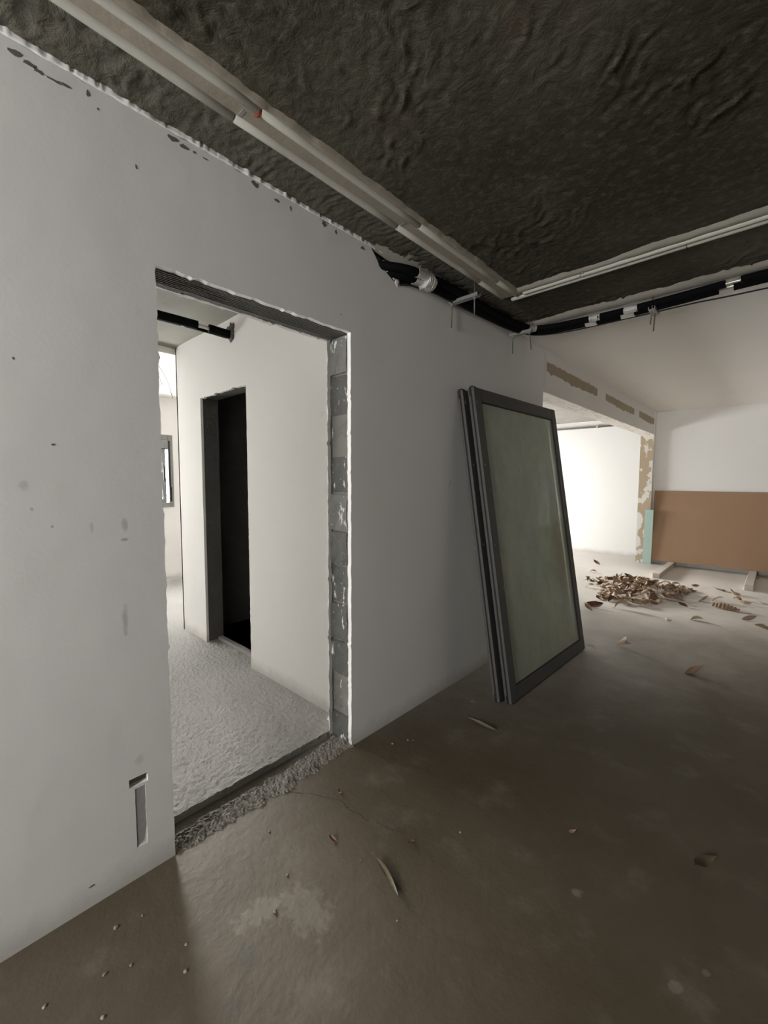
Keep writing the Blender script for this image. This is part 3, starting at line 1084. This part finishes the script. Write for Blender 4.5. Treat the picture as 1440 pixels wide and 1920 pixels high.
def sleeve_run(name, path, r, cuts, label, seg=12):
    """cuts: list of (a,b,kind) arc fractions with tape or bare pipe between sleeves"""
    root = empty(name, path[0])
    o0 = Vector(path[0])
    q = [p - o0 for p in path]
    s = 0.0
    for a, b, kind in cuts + [(1.0, 1.0, None)]:
        if a > s:
            bm = bmesh.new()
            tube(bm, sub_path(q, s, a), r, seg)
            obj('foam_sleeve', bm, 'foam', root, smooth=True)
        if kind == 'foil':
            bm = bmesh.new()
            pp = sub_path(q, a - 0.002, b + 0.002)
            k = 10
            pp = sub_path(pp, 0, 1) if len(pp) > 3 else [pp[0].lerp(pp[-1], i / k) for i in range(k + 1)]
            tube(bm, pp, [r * (1.06 + 0.12 * noise.noise(Vector((i * 1.7, r * 90, 0)))) for i in range(len(pp))], seg)
            for v in bm.verts:
                v.co += Vector((1, 1, 1)) * 0.003 * noise.noise(v.co * 90)
            obj('foil_tape', bm, 'foil', root)
        elif kind == 'bare':
            bm = bmesh.new()
            tube(bm, sub_path(q, a - 0.003, b + 0.003), r * 0.42, seg)
            obj('bare_pipe', bm, 'copper', root, smooth=True)
        s = b
    tag(root, label, 'pipe')
    return root


LT = sum((b - a).length for a, b in zip(path, path[1:]))


def fr(d):
    return d / LT


sleeve_run('insulated_pipe', offset(path, 0.0, 0.0), 0.028,
           [(fr(0.24), fr(0.36), 'foil'), (fr(1.96), fr(2.005), 'foil'), (fr(2.19), fr(2.24), 'foil'), (fr(2.70), fr(2.77), 'bare')],
           'thick black foam pipe sleeve hung under the ceiling, with silver tape bands')
sleeve_run('insulated_pipe', offset(path, 0.046, 0.006), 0.022,
           [(fr(0.245), fr(0.355), 'foil'), (fr(1.52), fr(1.56), 'foil'), (fr(1.97), fr(2.01), 'foil'), (fr(2.19), fr(2.24), 'foil'), (fr(2.71), fr(2.78), 'bare')],
           'thinner black foam pipe sleeve running on the room side of the thick one')
tw = spline([(A - 0.03, 1.80, 2.478), (A + 0.02, 1.87, 2.490), (A + 0.03, 2.0, 2.503), (A + 0.035, 2.10, 2.515), (A + 0.04, 2.3, 2.515),
             (A + 0.05, 2.7, 2.520), (A + 0.10, 3.12, 2.523), (A + 0.3, 3.30, 2.523), (-0.8, 3.32, 2.52), (-0.45, 3.33, 2.523), (-0.2, 3.36, 2.525), (0.6, 3.4, 2.53), (4.48, 3.4, 2.53)], 8)
tag(tubeobj('control_cable', [p for p in tw], 0.005, 'black', None, 8), 'thin black cable hanging just below the foam pipe sleeves', 'cable')
# foil collar round the whole bundle
bm = bmesh.new()
bp = sub_path(offset(path, 0.02, -0.005), fr(0.30), fr(0.37))
bp = [bp[0].lerp(bp[-1], i / 8) for i in range(9)]
tube(bm, bp, [0.044, 0.049, 0.045, 0.05, 0.047, 0.051, 0.046, 0.049, 0.044], 22)
for v in bm.verts:
    v.co += Vector((0.4, 1, 1)) * 0.006 * noise.noise(v.co * 70)
tag(obj('foil_wrap', bm, 'foil', None), 'crumpled silver foil wrapped round the black pipes near the wall hole', 'tape')


# ------------------------------------------------------------------ strut hangers
def hanger(x, y, zbar, half, ext, rods, label, along='x'):
    """galvanised strut on two threaded rods fixed to the ceiling"""
    root = empty('pipe_hanger', (x, y, zbar))
    bm = bmesh.new()
    # U-section strut, open upward
    L = ext
    if along == 'x':
        box(bm, -half, L, -0.019, 0.019, -0.003, 0.0)
        box(bm, -half, L, -0.019, -0.0165, 0.0, 0.016)
        box(bm, -half, L, 0.0165, 0.019, 0.0, 0.016)
    else:
        box(bm, -0.019, 0.019, -half, L, -0.003, 0.0)
        box(bm, -0.019, -0.0165, -half, L, 0.0, 0.016)
        box(bm, 0.0165, 0.019, -half, L, 0.0, 0.016)
    obj('strut_channel', bm, 'steel', root)
    for (d, zb, lean) in rods:
        px_, py_ = (d, 0) if along == 'x' else (0, d)
        bm = bmesh.new()
        tube(bm, [(px_, py_, H - zbar + 0.01), (px_, py_, -0.0), (px_ + lean, py_, zb - zbar)], 0.0042, 8)
        rod = obj('threaded_rod', bm, 'rod', root, smooth=True)
        bm = bmesh.new()
        bmesh.ops.create_cone(bm, cap_ends=True, segments=6, radius1=0.010, radius2=0.010, depth=0.008,
                              matrix=Matrix.Translation((px_, py_, -0.008)))
        bmesh.ops.create_cone(bm, cap_ends=True, segments=20, radius1=0.014, radius2=0.014, depth=0.002,
                              matrix=Matrix.Translation((px_, py_, -0.004)))
        obj('hex_nut', bm, 'steel', rod)
    tag(root, label, 'hanger')


hanger(-1.575, 2.30, 2.513, 0.0, 0.205, [(0.012, 2.37, 0.0), (0.175, 2.40, 0.002)],
       'steel strut on two threaded rods under the pipes near the foil wrap')
hanger(-1.57, 3.115, 2.518, 0.0, 0.17, [(0.018, 2.385, 0.0), (0.148, 2.385, 0.02)],
       'steel strut on two threaded rods at the ceiling corner')
hanger(-0.655, 3.25, 2.512, 0.03, 0.11, [(-0.012, 2.42, -0.006), (0.075, 2.40, -0.004)],
       'steel strut on two threaded rods below the ceiling, farthest to the right', along='y')

# hall: pipe sleeve entering the inner wall, loose wires
hp = spline([(-3.20, 0.30, 2.505), (-3.13, 0.8, 2.512), (-3.09, 1.15, 2.506), (-3.06, 1.38, 2.496), (-3.05, 1.50, 2.49), (-3.05, 1.615, 2.487)], 6)
LH = sum((b - a).length for a, b in zip(hp, hp[1:]))
sleeve_run('insulated_pipe', hp, 0.030, [(1.06 / LH, 1.14 / LH, 'bare')],
           'black foam pipe sleeve under the hall ceiling, seen through the doorway')
hp2 = offset(hp, -0.05, 0.0)
sleeve_run('insulated_pipe', hp2, 0.018, [(0.97 / LH, 0.995 / LH, 'bare')],
           'narrow black pipe beside the thick sleeve under the hall ceiling')
for (y, ln, lb) in [(1.49, 0.38, 'longer loose grey wire dangling from the hall ceiling edge'), (1.40, 0.27, 'shorter loose grey wire dangling from the hall ceiling edge')]:
    pts = spline([(-4.25, y - 0.12, 2.56), (-4.25, y - 0.02, 2.50), (-4.25, y + 0.08, 2.56 - ln * 0.55), (-4.25, y + 0.13, 2.56 - ln)], 6)
    tag(tubeobj('loose_wire', pts, 0.0025, 'rod', None, 6), lb, 'wire')
bm = bmesh.new()
bmesh.ops.create_icosphere(bm, subdivisions=3, radius=0.055)
for v in bm.verts:
    v.co *= 1 + 0.8 * noise.noise(v.co * 30) + 0.4 * noise.noise(v.co * 70)
    v.co.y *= 0.25
o = obj('hole_mortar', bm, 'mortar', wi, smooth=True)
o.location = (-3.03, IY, 2.505)

# ------------------------------------------------------------------ leaning window sashes
w_ = Vector((0.028, 0.9996, 0)).normalized()
s_ = Vector((-0.1585, 0.0045, 0.987))
s_ = (s_ - w_ * s_.dot(w_)).normalized()
n_ = w_.cross(s_)


def sash(base, Wd, Ht, depth, label, frosted=True):
    root = empty('window_sash', base)
    m = Matrix.Identity(4)
    for i in range(3):
        m[i][0], m[i][1], m[i][2] = w_[i], s_[i], n_[i]
    root.matrix_world = Matrix.Translation(base) @ m
    st, tr, br = 0.082, 0.088, 0.088
    d0, d1 = 0.0, depth
    for (nm, x0, x1, y0, y1) in [('stile', 0, st, 0, Ht), ('stile', Wd - 0.062, Wd, 0, Ht)]:
        bm = bmesh.new()
        box(bm, x0, x1, y0, y1, d0, d1, 0.0035, 2)
        obj(nm, bm, 'alu', root)
    bm = bmesh.new()
    box(bm, st, Wd - 0.062, Ht - tr, Ht, d0 + 0.002, d1 - 0.002, 0.003, 2)
    obj('top_rail', bm, 'alu', root)
    bm = bmesh.new()
    box(bm, st, Wd - 0.062, 0, br, d0 + 0.002, d1 - 0.002, 0.003, 2)
    obj('bottom_rail', bm, 'alu', root)
    # groove lines on stile edge and rubber gasket round the pane
    bm = bmesh.new()
    box(bm, -0.0015, 0.001, 0.0, Ht, depth * 0.40, depth * 0.62)
    obj('edge_groove', bm, 'black', root)
    bm = bmesh.new()
    x0, x1, y0, y1 = st, Wd - 0.062, br, Ht - tr
    for b in [(x0, x0 + 0.006, y0, y1), (x1 - 0.012, x1, y0, y1), (x0, x1, y0, y0 + 0.005), (x0, x1, y1 - 0.006, y1)]:
        box(bm, *b, depth - 0.016, depth - 0.004)
    obj('gasket', bm, 'black', root)
    bm = bmesh.new()
    box(bm, x0 - 0.006, x1 + 0.006, y0 - 0.006, y1 + 0.006, depth - 0.020, depth - 0.013)
    obj('glass_pane', bm, 'glass', root)
    # plastic end caps and brush seal at the corners
    for (x0, x1, y0, y1) in [(0.004, 0.05, Ht - 0.004, Ht + 0.010), (0.004, 0.04, -0.001, 0.05), (Wd - 0.05, Wd - 0.004, Ht - 0.004, Ht + 0.007)]:
        bm = bmesh.new()
        box(bm, x0 - (0.006 if y0 < 0.01 and y0 > -0.01 else 0), x1, y0, y1, depth * 0.2, depth * 0.8 if y0 > 0.1 else depth * 0.6, 0.003)
        obj('end_cap', bm, 'black', root)
    bm = bmesh.new()
    box(bm, -0.0025, 0.003, Ht - 0.055, Ht - 0.004, depth * 0.25, depth * 0.55)
    obj('latch_slot', bm, 'black', root)
    rs_ = random.Random(int(base.y * 1000))
    for (x, y, r) in [(0.03, 1.52, .006), (0.055, 1.36, .005), (0.05, 1.22, .004), (0.035, 1.0, .005), (0.062, 0.93, .004), (0.075, 0.72, .006), (0.02, 1.93, .008), (0.045, 0.48, .004)]:
        bm = bmesh.new()
        pts = [Vector((x + r * rs_.uniform(.5, 1.1) * math.cos(a * math.pi / 4), y + 1.5 * r * rs_.uniform(.5, 1.1) * math.sin(a * math.pi / 4))) for a in range(8)]
        extrude_poly(bm, pts, ZP, depth - 0.001, depth + 0.0005)
        obj('paint_speck', bm, 'crumb', root)
    tag(root, label, 'window')
    return root


DEP = 0.046
front_base = Vector((-1.150, 2.415, 0.0)) - n_ * DEP
front_base.z = 0.003
sash(front_base, 1.265, 2.03, DEP, 'grey aluminium window sash with dusty glass, front one of two leaning on the wall')
back_base = Vector((-1.150, 2.385, 0.0)) - n_ * (2 * DEP + 0.022)
back_base.z = 0.003 + n_.z * 0
sash(back_base, 1.265, 2.015, DEP, 'grey aluminium window sash hidden behind the front one, touching the wall')

# ------------------------------------------------------------------ boards and timber at the far wall
bd = empty('hardboard_sheet', (-1.555, 8.36, 0.06))
bm = bmesh.new()
ang = math.radians(6.5)
mtx = Matrix.Rotation(-ang, 4, 'X')
box(bm, 0, 2.9, 0, 0.016, 0, 1.19, 0.002, 1, None)
bmesh.ops.transform(bm, matrix=mtx, verts=bm.verts)
o = obj('hardboard_sheet', bm, 'board')
o.location = (-1.555, 8.385, 0.076)
bpy.data.objects.remove(bd)
tag(o, 'large brown hardboard sheet standing on timber bearers against the far wall', 'board')
bm = bmesh.new()
box(bm, 0, 0.125, 0, 0.0125, 0, 0.93, 0.001)
bmesh.ops.transform(bm, matrix=Matrix.Rotation(math.radians(-2.0), 4, 'X'), verts=bm.verts)
o = obj('plasterboard_offcut', bm, 'teal')
o.location = (-1.655, 8.34, 0.003)
tag(o, 'narrow pale green plasterboard offcut standing between jamb and brown board', 'board')
for (x, lb) in [(-1.245, 'whitewashed timber bearer under the left end of the brown board'), (-0.215, 'whitewashed timber bearer under the brown board near the picture edge')]:
    bm = bmesh.new()
    box(bm, -0.045, 0.045, 0, 1.33, 0, 0.072, 0.003)
    o = obj('timber_bearer', bm, 'timber')
    o.location = (x, 7.19, 0.001)
    tag(o, lb, 'timber')

# ------------------------------------------------------------------ dry leaves


def leaf_mesh(name, L, Wd, curl, cup, twist, seed, thick=0.0006, nu=7, nv=4):
    r_ = random.Random(seed)
    bm = bmesh.new()
    top, bot = [], []
    for i in range(nu + 1):
        u = i / nu
        half = Wd * 0.5 * (math.sin(math.pi * min(1, u * 1.02)) ** 0.75 if 0 < u < 1 else 0.02)
        ang = curl * (u - 0.5)
        cx = math.sin(ang) / (curl if abs(curl) > 1e-3 else 1) * L if abs(curl) > 1e-3 else (u - 0.5) * L
        cz = (1 - math.cos(ang)) / curl * L if abs(curl) > 1e-3 else 0
        ra, rb_ = [], []
        for j in range(nv + 1):
            v = j / nv * 2 - 1
            b = cup * v
            yy = half * (math.sin(b) / cup if abs(cup) > 1e-3 else v)
            zz = half * (1 - math.cos(b)) / (cup if abs(cup) > 1e-3 else 1)
            a2 = twist * (u - 0.5)
            y2, z2 = yy * math.cos(a2) - zz * math.sin(a2), yy * math.sin(a2) + zz * math.cos(a2)
            wv = 0.06 * Wd * noise.noise(Vector((u * 5 + seed, v * 2.5, seed * 1.3)))
            p = Vector((cx, y2, cz + z2 + wv + (-0.03 * Wd if j == nv // 2 else 0)))
            ra.append(bm.verts.new(p))
        top.append(ra)
    for i in range(nu):
        for j in range(nv):
            bm.faces.new([top[i][j], top[i + 1][j], top[i + 1][j + 1], top[i][j + 1]])
    # stalk
    e = top[0][nv // 2].co
    k = 3
    st = [e + Vector((-L * 0.10 * q / k, 0.004 * math.sin(q), 0.003 * q)) for q in range(k + 1)]
    tube(bm, st, [0.0012, 0.0011, 0.001, 0.0009], 4)
    me = bpy.data.meshes.new(name)
    bm.to_mesh(me)
    bm.free()
    for p in me.polygons:
        p.use_smooth = True
    me.materials.append(MAT['leaf'])
    return me


rl = random.Random(5)
VAR = [leaf_mesh('leaf_shape', rl.uniform(0.10, 0.15), rl.uniform(0.045, 0.07), rl.uniform(0.4, 2.4) * rl.choice((1, 1, -1)),
                 rl.uniform(0.4, 1.7), rl.uniform(-1.2, 1.2), k) for k in range(14)]


def drop(me, x, y, z, rot, sc=1.0, name='dry_leaf'):
    o = bpy.data.objects.new(name, me)
    C.objects.link(o)
    o.rotation_euler = rot
    o.scale = (sc, sc, sc)
    Rm = Euler(rot).to_matrix()
    lo = min((Rm @ v.co).z for v in me.vertices) * sc
    o.location = (x, y, z - lo + 0.0005)
    return o


HEAP = [(-2.01, 6.24), (-1.65, 6.80), (-1.1, 6.75), (-.74, 6.66), (-.80, 6.0), (-1.13, 5.32), (-1.54, 5.38), (-1.62, 5.9)]


def inside(x, y, poly):
    c = False
    for i in range(len(poly)):
        (x1, y1), (x2, y2) = poly[i], poly[i - 1]
        if (y1 > y) != (y2 > y) and x < (x2 - x1) * (y - y1) / (y2 - y1) + x1:
            c = not c
    return c


def edge_dist(x, y, poly):
    p = Vector((x, y))
    best = 9
    for i in range(len(poly)):
        a, b = Vector(poly[i]), Vector(poly[i - 1])
        d = b - a
        t = max(0, min(1, (p - a).dot(d) / d.length_squared))
        best = min(best, (p - a - d * t).length)
    return best


n = 0
while n < 290:
    x, y = rl.uniform(-2.05, -0.7), rl.uniform(5.3, 6.85)
    if not inside(x, y, HEAP):
        continue
    if x < -1.65 and rl.random() < 0.55:
        continue
    e = edge_dist(x, y, HEAP)
    hmax = min(0.10, e * 0.38)
    z = rl.uniform(0, 1) ** 0.8 * hmax
    tilt = 0.4 + 0.7 * (hmax / 0.10)
    o = drop(rl.choice(VAR), x, y, z, (rl.uniform(-tilt, tilt) + (math.pi if rl.random() < 0.35 else 0), rl.uniform(-tilt, tilt) * 0.8, rl.uniform(0, 6.28)), rl.uniform(0.8, 1.15))
    tag(o, 'curled dry brown leaf in the heap on the floor beside the wide opening', 'leaf', 'dry leaves in the heap')
    n += 1

loose = [
    # x, y, rotz, scale, label
    (-0.880, 3.951, -0.9, 1.35, 'twisted dry leaf alone on the floor just right of the leaning window sash'),
    (-0.388, 3.769, 0.9, 1.15, 'slim curled dry leaf lying in front of the twisted one, towards the picture edge'),
    (-0.544, 5.26, 0.4, 1.0, 'dark curled leaf between the heap and the viewer, with a long shadow'),
    (-0.756, 5.013, -0.6, 0.8, 'small dark leaf just in front of the heap, nearest the viewer'),
    (-0.724, 5.752, 0.2, 1.0, 'folded leaf lying immediately right of the heap front'),
    (-0.572, 6.162, 1.0, 1.15, 'upright curled leaf at the left end of the scattered group right of the heap'),
    (-0.457, 6.271, 0.3, 1.0, 'pale folded leaf in the middle of the scattered group right of the heap'),
    (-0.220, 6.346, -0.3, 1.2, 'dark crumpled leaf at the right end of the scattered group'),
    (-0.290, 6.52, -0.9, 1.0, 'thin leaf lying behind the crumpled one in the scattered group'),
    (-0.484, 6.92, 0.6, 1.1, 'pointed leaf standing at the back of the scattered group'),
    (-0.340, 6.80, -0.2, 1.3, 'long pale leaf at the back of the scattered group, nearest the right bearer'),
    (-0.147, 5.638, 0.1, 1.0, 'small pale leaf near the right picture edge, in front of the scattered group'),
    (-0.048, 5.406, 0.5, 1.0, 'small leaf at the right picture edge, nearest the viewer of the far ones'),
    (-0.060, 6.50, -0.4, 0.9, 'thin leaf sliver at the right picture edge beside the scattered group'),
    (-1.074, 3.721, 0.1, 0.6, 'tiny dark leaf at the bottom corner of the leaning window sash'),
    (-2.199, 7.728, -0.5, 1.15, 'thin leaf on the bright floor behind the heap, farthest of all'),
    (-2.046, 6.989, 0.3, 0.95, 'small brown leaf on the bright floor just behind the heap'),
    (-1.50, 5.10, 0.8, 1.3, 'dark leaf half hidden behind the edge of the window sash, topmost of three'),
    (-1.46, 4.90, -0.6, 1.3, 'dark leaf half hidden behind the edge of the window sash, lowest of three'),
    (-1.42, 5.02, 0.2, 1.2, 'dark leaf half hidden behind the edge of the window sash, middle of three'),
    (-1.771, 5.92, 0.2, 0.9, 'small pale leaf between window sash and heap'),
    (-0.743, 6.981, -0.2, 0.85, 'thin leaf pointing away from the right end of the heap'),
    (-1.22, 5.18, 0.4, 1.25, 'pale curled leaf at the front foot of the heap casting a long shadow'),
    (-0.167, 8.184, 0.4, 0.7, 'small leaf in the shade under the right bearer of the brown board'),
    (-0.066, 8.30, -0.2, 0.7, 'leaf by the right picture edge in the shade of the bearer'),
]
for k, (x, y, rz, sc, lb) in enumerate(loose):
    o = drop(VAR[k % len(VAR)], x, y, 0, (rl.uniform(0.1, 1.25) * rl.choice((1, -1)), rl.uniform(-0.5, 0.5), rz), sc)
    tag(o, lb, 'leaf')

# crumpled ribbed leaf clump in the scattered group
bm = bmesh.new()
nu, nv = 26, 6
g = []
for i in range(nu + 1):
    u = i / nu
    row = []
    for j in range(nv + 1):
        v = j / nv * 2 - 1
        a = v * 1.5
        r = 0.045 * (0.6 + 0.4 * math.sin(math.pi * u)) * (1 + 0.22 * math.sin(u * 46) + 0.15 * noise.noise(Vector((u * 9, v * 3, 0))))
        row.append(bm.verts.new((0.22 * (u - 0.5), r * math.sin(a), r * math.cos(a) * 0.9)))
    g.append(row)
for i in range(nu):
    for j in range(nv):
        bm.faces.new([g[i][j], g[i + 1][j], g[i + 1][j + 1], g[i][j + 1]])
me = bpy.data.meshes.new('ribbed_leaf')
bm.to_mesh(me)
bm.free()
for p in me.polygons:
    p.use_smooth = True
me.materials.append(MAT['leaf'])
o = drop(me, -0.361, 5.958, 0, (0.1, 0.05, -0.2), 1.1, 'ribbed_leaf')
tag(o, 'large ribbed curled leaf, front middle of the scattered group right of the heap', 'leaf')

# near leaves
near = [
    (leaf_mesh('long_leaf', 0.175, 0.032, 0.9, 1.5, 0.5, 41, nu=14, nv=6), (-0.935, 1.045), (1.0, 0.0, -0.33), 'long slender dry leaf lying alone on the floor in the foreground'),
    (leaf_mesh('long_leaf', 0.19, 0.036, 0.5, 1.3, 0.6, 42, nu=14, nv=6), (-1.178, 2.105), (0.5, 0, 0.0), 'long dry leaf on the floor in front of the leaning window sash'),
    (leaf_mesh('long_leaf', 0.14, 0.038, 1.3, 0.9, 1.6, 43, nu=14, nv=6), (-0.135, 1.87), (0.7, 0.1, 1.15), 'dark curled leaf standing up in the right foreground'),
]
for me, (x, y), rot, lb in near:
    me.materials[0] = MAT['oliveleaf']
    tag(drop(me, x, y, 0, rot, 1.0), lb, 'leaf')
small = [(-1.204, 1.009, .35, 'tiny curled leaf scrap between doorway and foreground leaf'), (-0.975, 1.207, .35, 'tiny leaf scrap behind the foreground leaf'),
         (-1.375, 1.192, .45, 'tiny split leaf scrap at the floor crack by the doorway'), (-0.529, 1.687, .35, 'tiny pale leaf scrap in the dark middle of the floor')]
for k, (x, y, sc, lb) in enumerate(small):
    tag(drop(VAR[(k * 3 + 1) % len(VAR)], x, y, 0, (0.3, 0.3, k * 1.3), sc, 'leaf_scrap'), lb, 'leaf')

# grit on the floor
rg = random.Random(9)
grit = [(-1.45, 0.33, .006, 0), (-1.43, 0.40, .004, 0), (-1.33, 0.27, .005, 0), (-1.30, 0.33, .004, 0), (-1.22, 0.24, .005, 1), (-1.17, 0.43, .005, 1),
        (-1.24, 0.46, .004, 1), (-1.36, 0.14, .005, 1), (-1.19, 0.20, .006, 1), (-1.13, 0.70, .006, 0), (-1.06, 1.02, .003, 0), (-1.21, 0.80, .004, 0),
        (-1.44, 1.62, .006, 1), (-1.40, 1.70, .005, 1), (-1.38, 1.72, .004, 1), (-1.42, 0.86, .004, 0), (-0.82, 0.95, .003, 1), (-0.86, 1.38, .004, 1)]
for k, (x, y, r, kind) in enumerate(grit):
    bm = bmesh.new()
    bmesh.ops.create_icosphere(bm, subdivisions=2, radius=r)
    for v in bm.verts:
        v.co *= 1 + 0.5 * noise.noise(v.co * 200 + Vector((k, 0, 0)))
        v.co.z *= 0.6
    o = obj('grit_crumb', bm, 'crumb' if kind else 'pebble')
    o.location = (x, y, r * 0.5)
    tag(o, 'pale crumb of mortar on the dark floor' if kind else 'dark crumb of grit on the floor by the white wall', 'crumb',
        'pale crumbs on the floor' if kind else 'dark crumbs on the floor')

# crack in the screed, cut as a thin dark groove line with raised lip
bm = bmesh.new()
cr = spline([(-1.56, 1.03, 0), (-1.45, 1.109, 0), (-1.40, 1.13, 0), (-1.334, 1.165, 0), (-1.28, 1.155, 0), (-1.22, 1.169, 0), (-1.18, 1.165, 0), (-1.144, 1.187, 0), (-1.08, 1.20, 0), (-1.019, 1.227, 0)], 6)
pl = []
for i, p in enumerate(cr):
    w = 0.0022 * (0.4 + abs(noise.noise(Vector((i * 0.5, 0, 0)))) * 2) * (1 - 0.6 * i / len(cr))
    j = 0.004 * noise.noise(Vector((i * 0.9, 5, 0)))
    pl.append(((p.x, p.y + j + w, 0.0006), (p.x, p.y + j - w, 0.0006)))
vv = [(bm.verts.new(a), bm.verts.new(b)) for a, b in pl]
for a, b in zip(vv, vv[1:]):
    bm.faces.new([a[0], b[0], b[1], a[1]])
obj('floor_crack', bm, 'black', f)
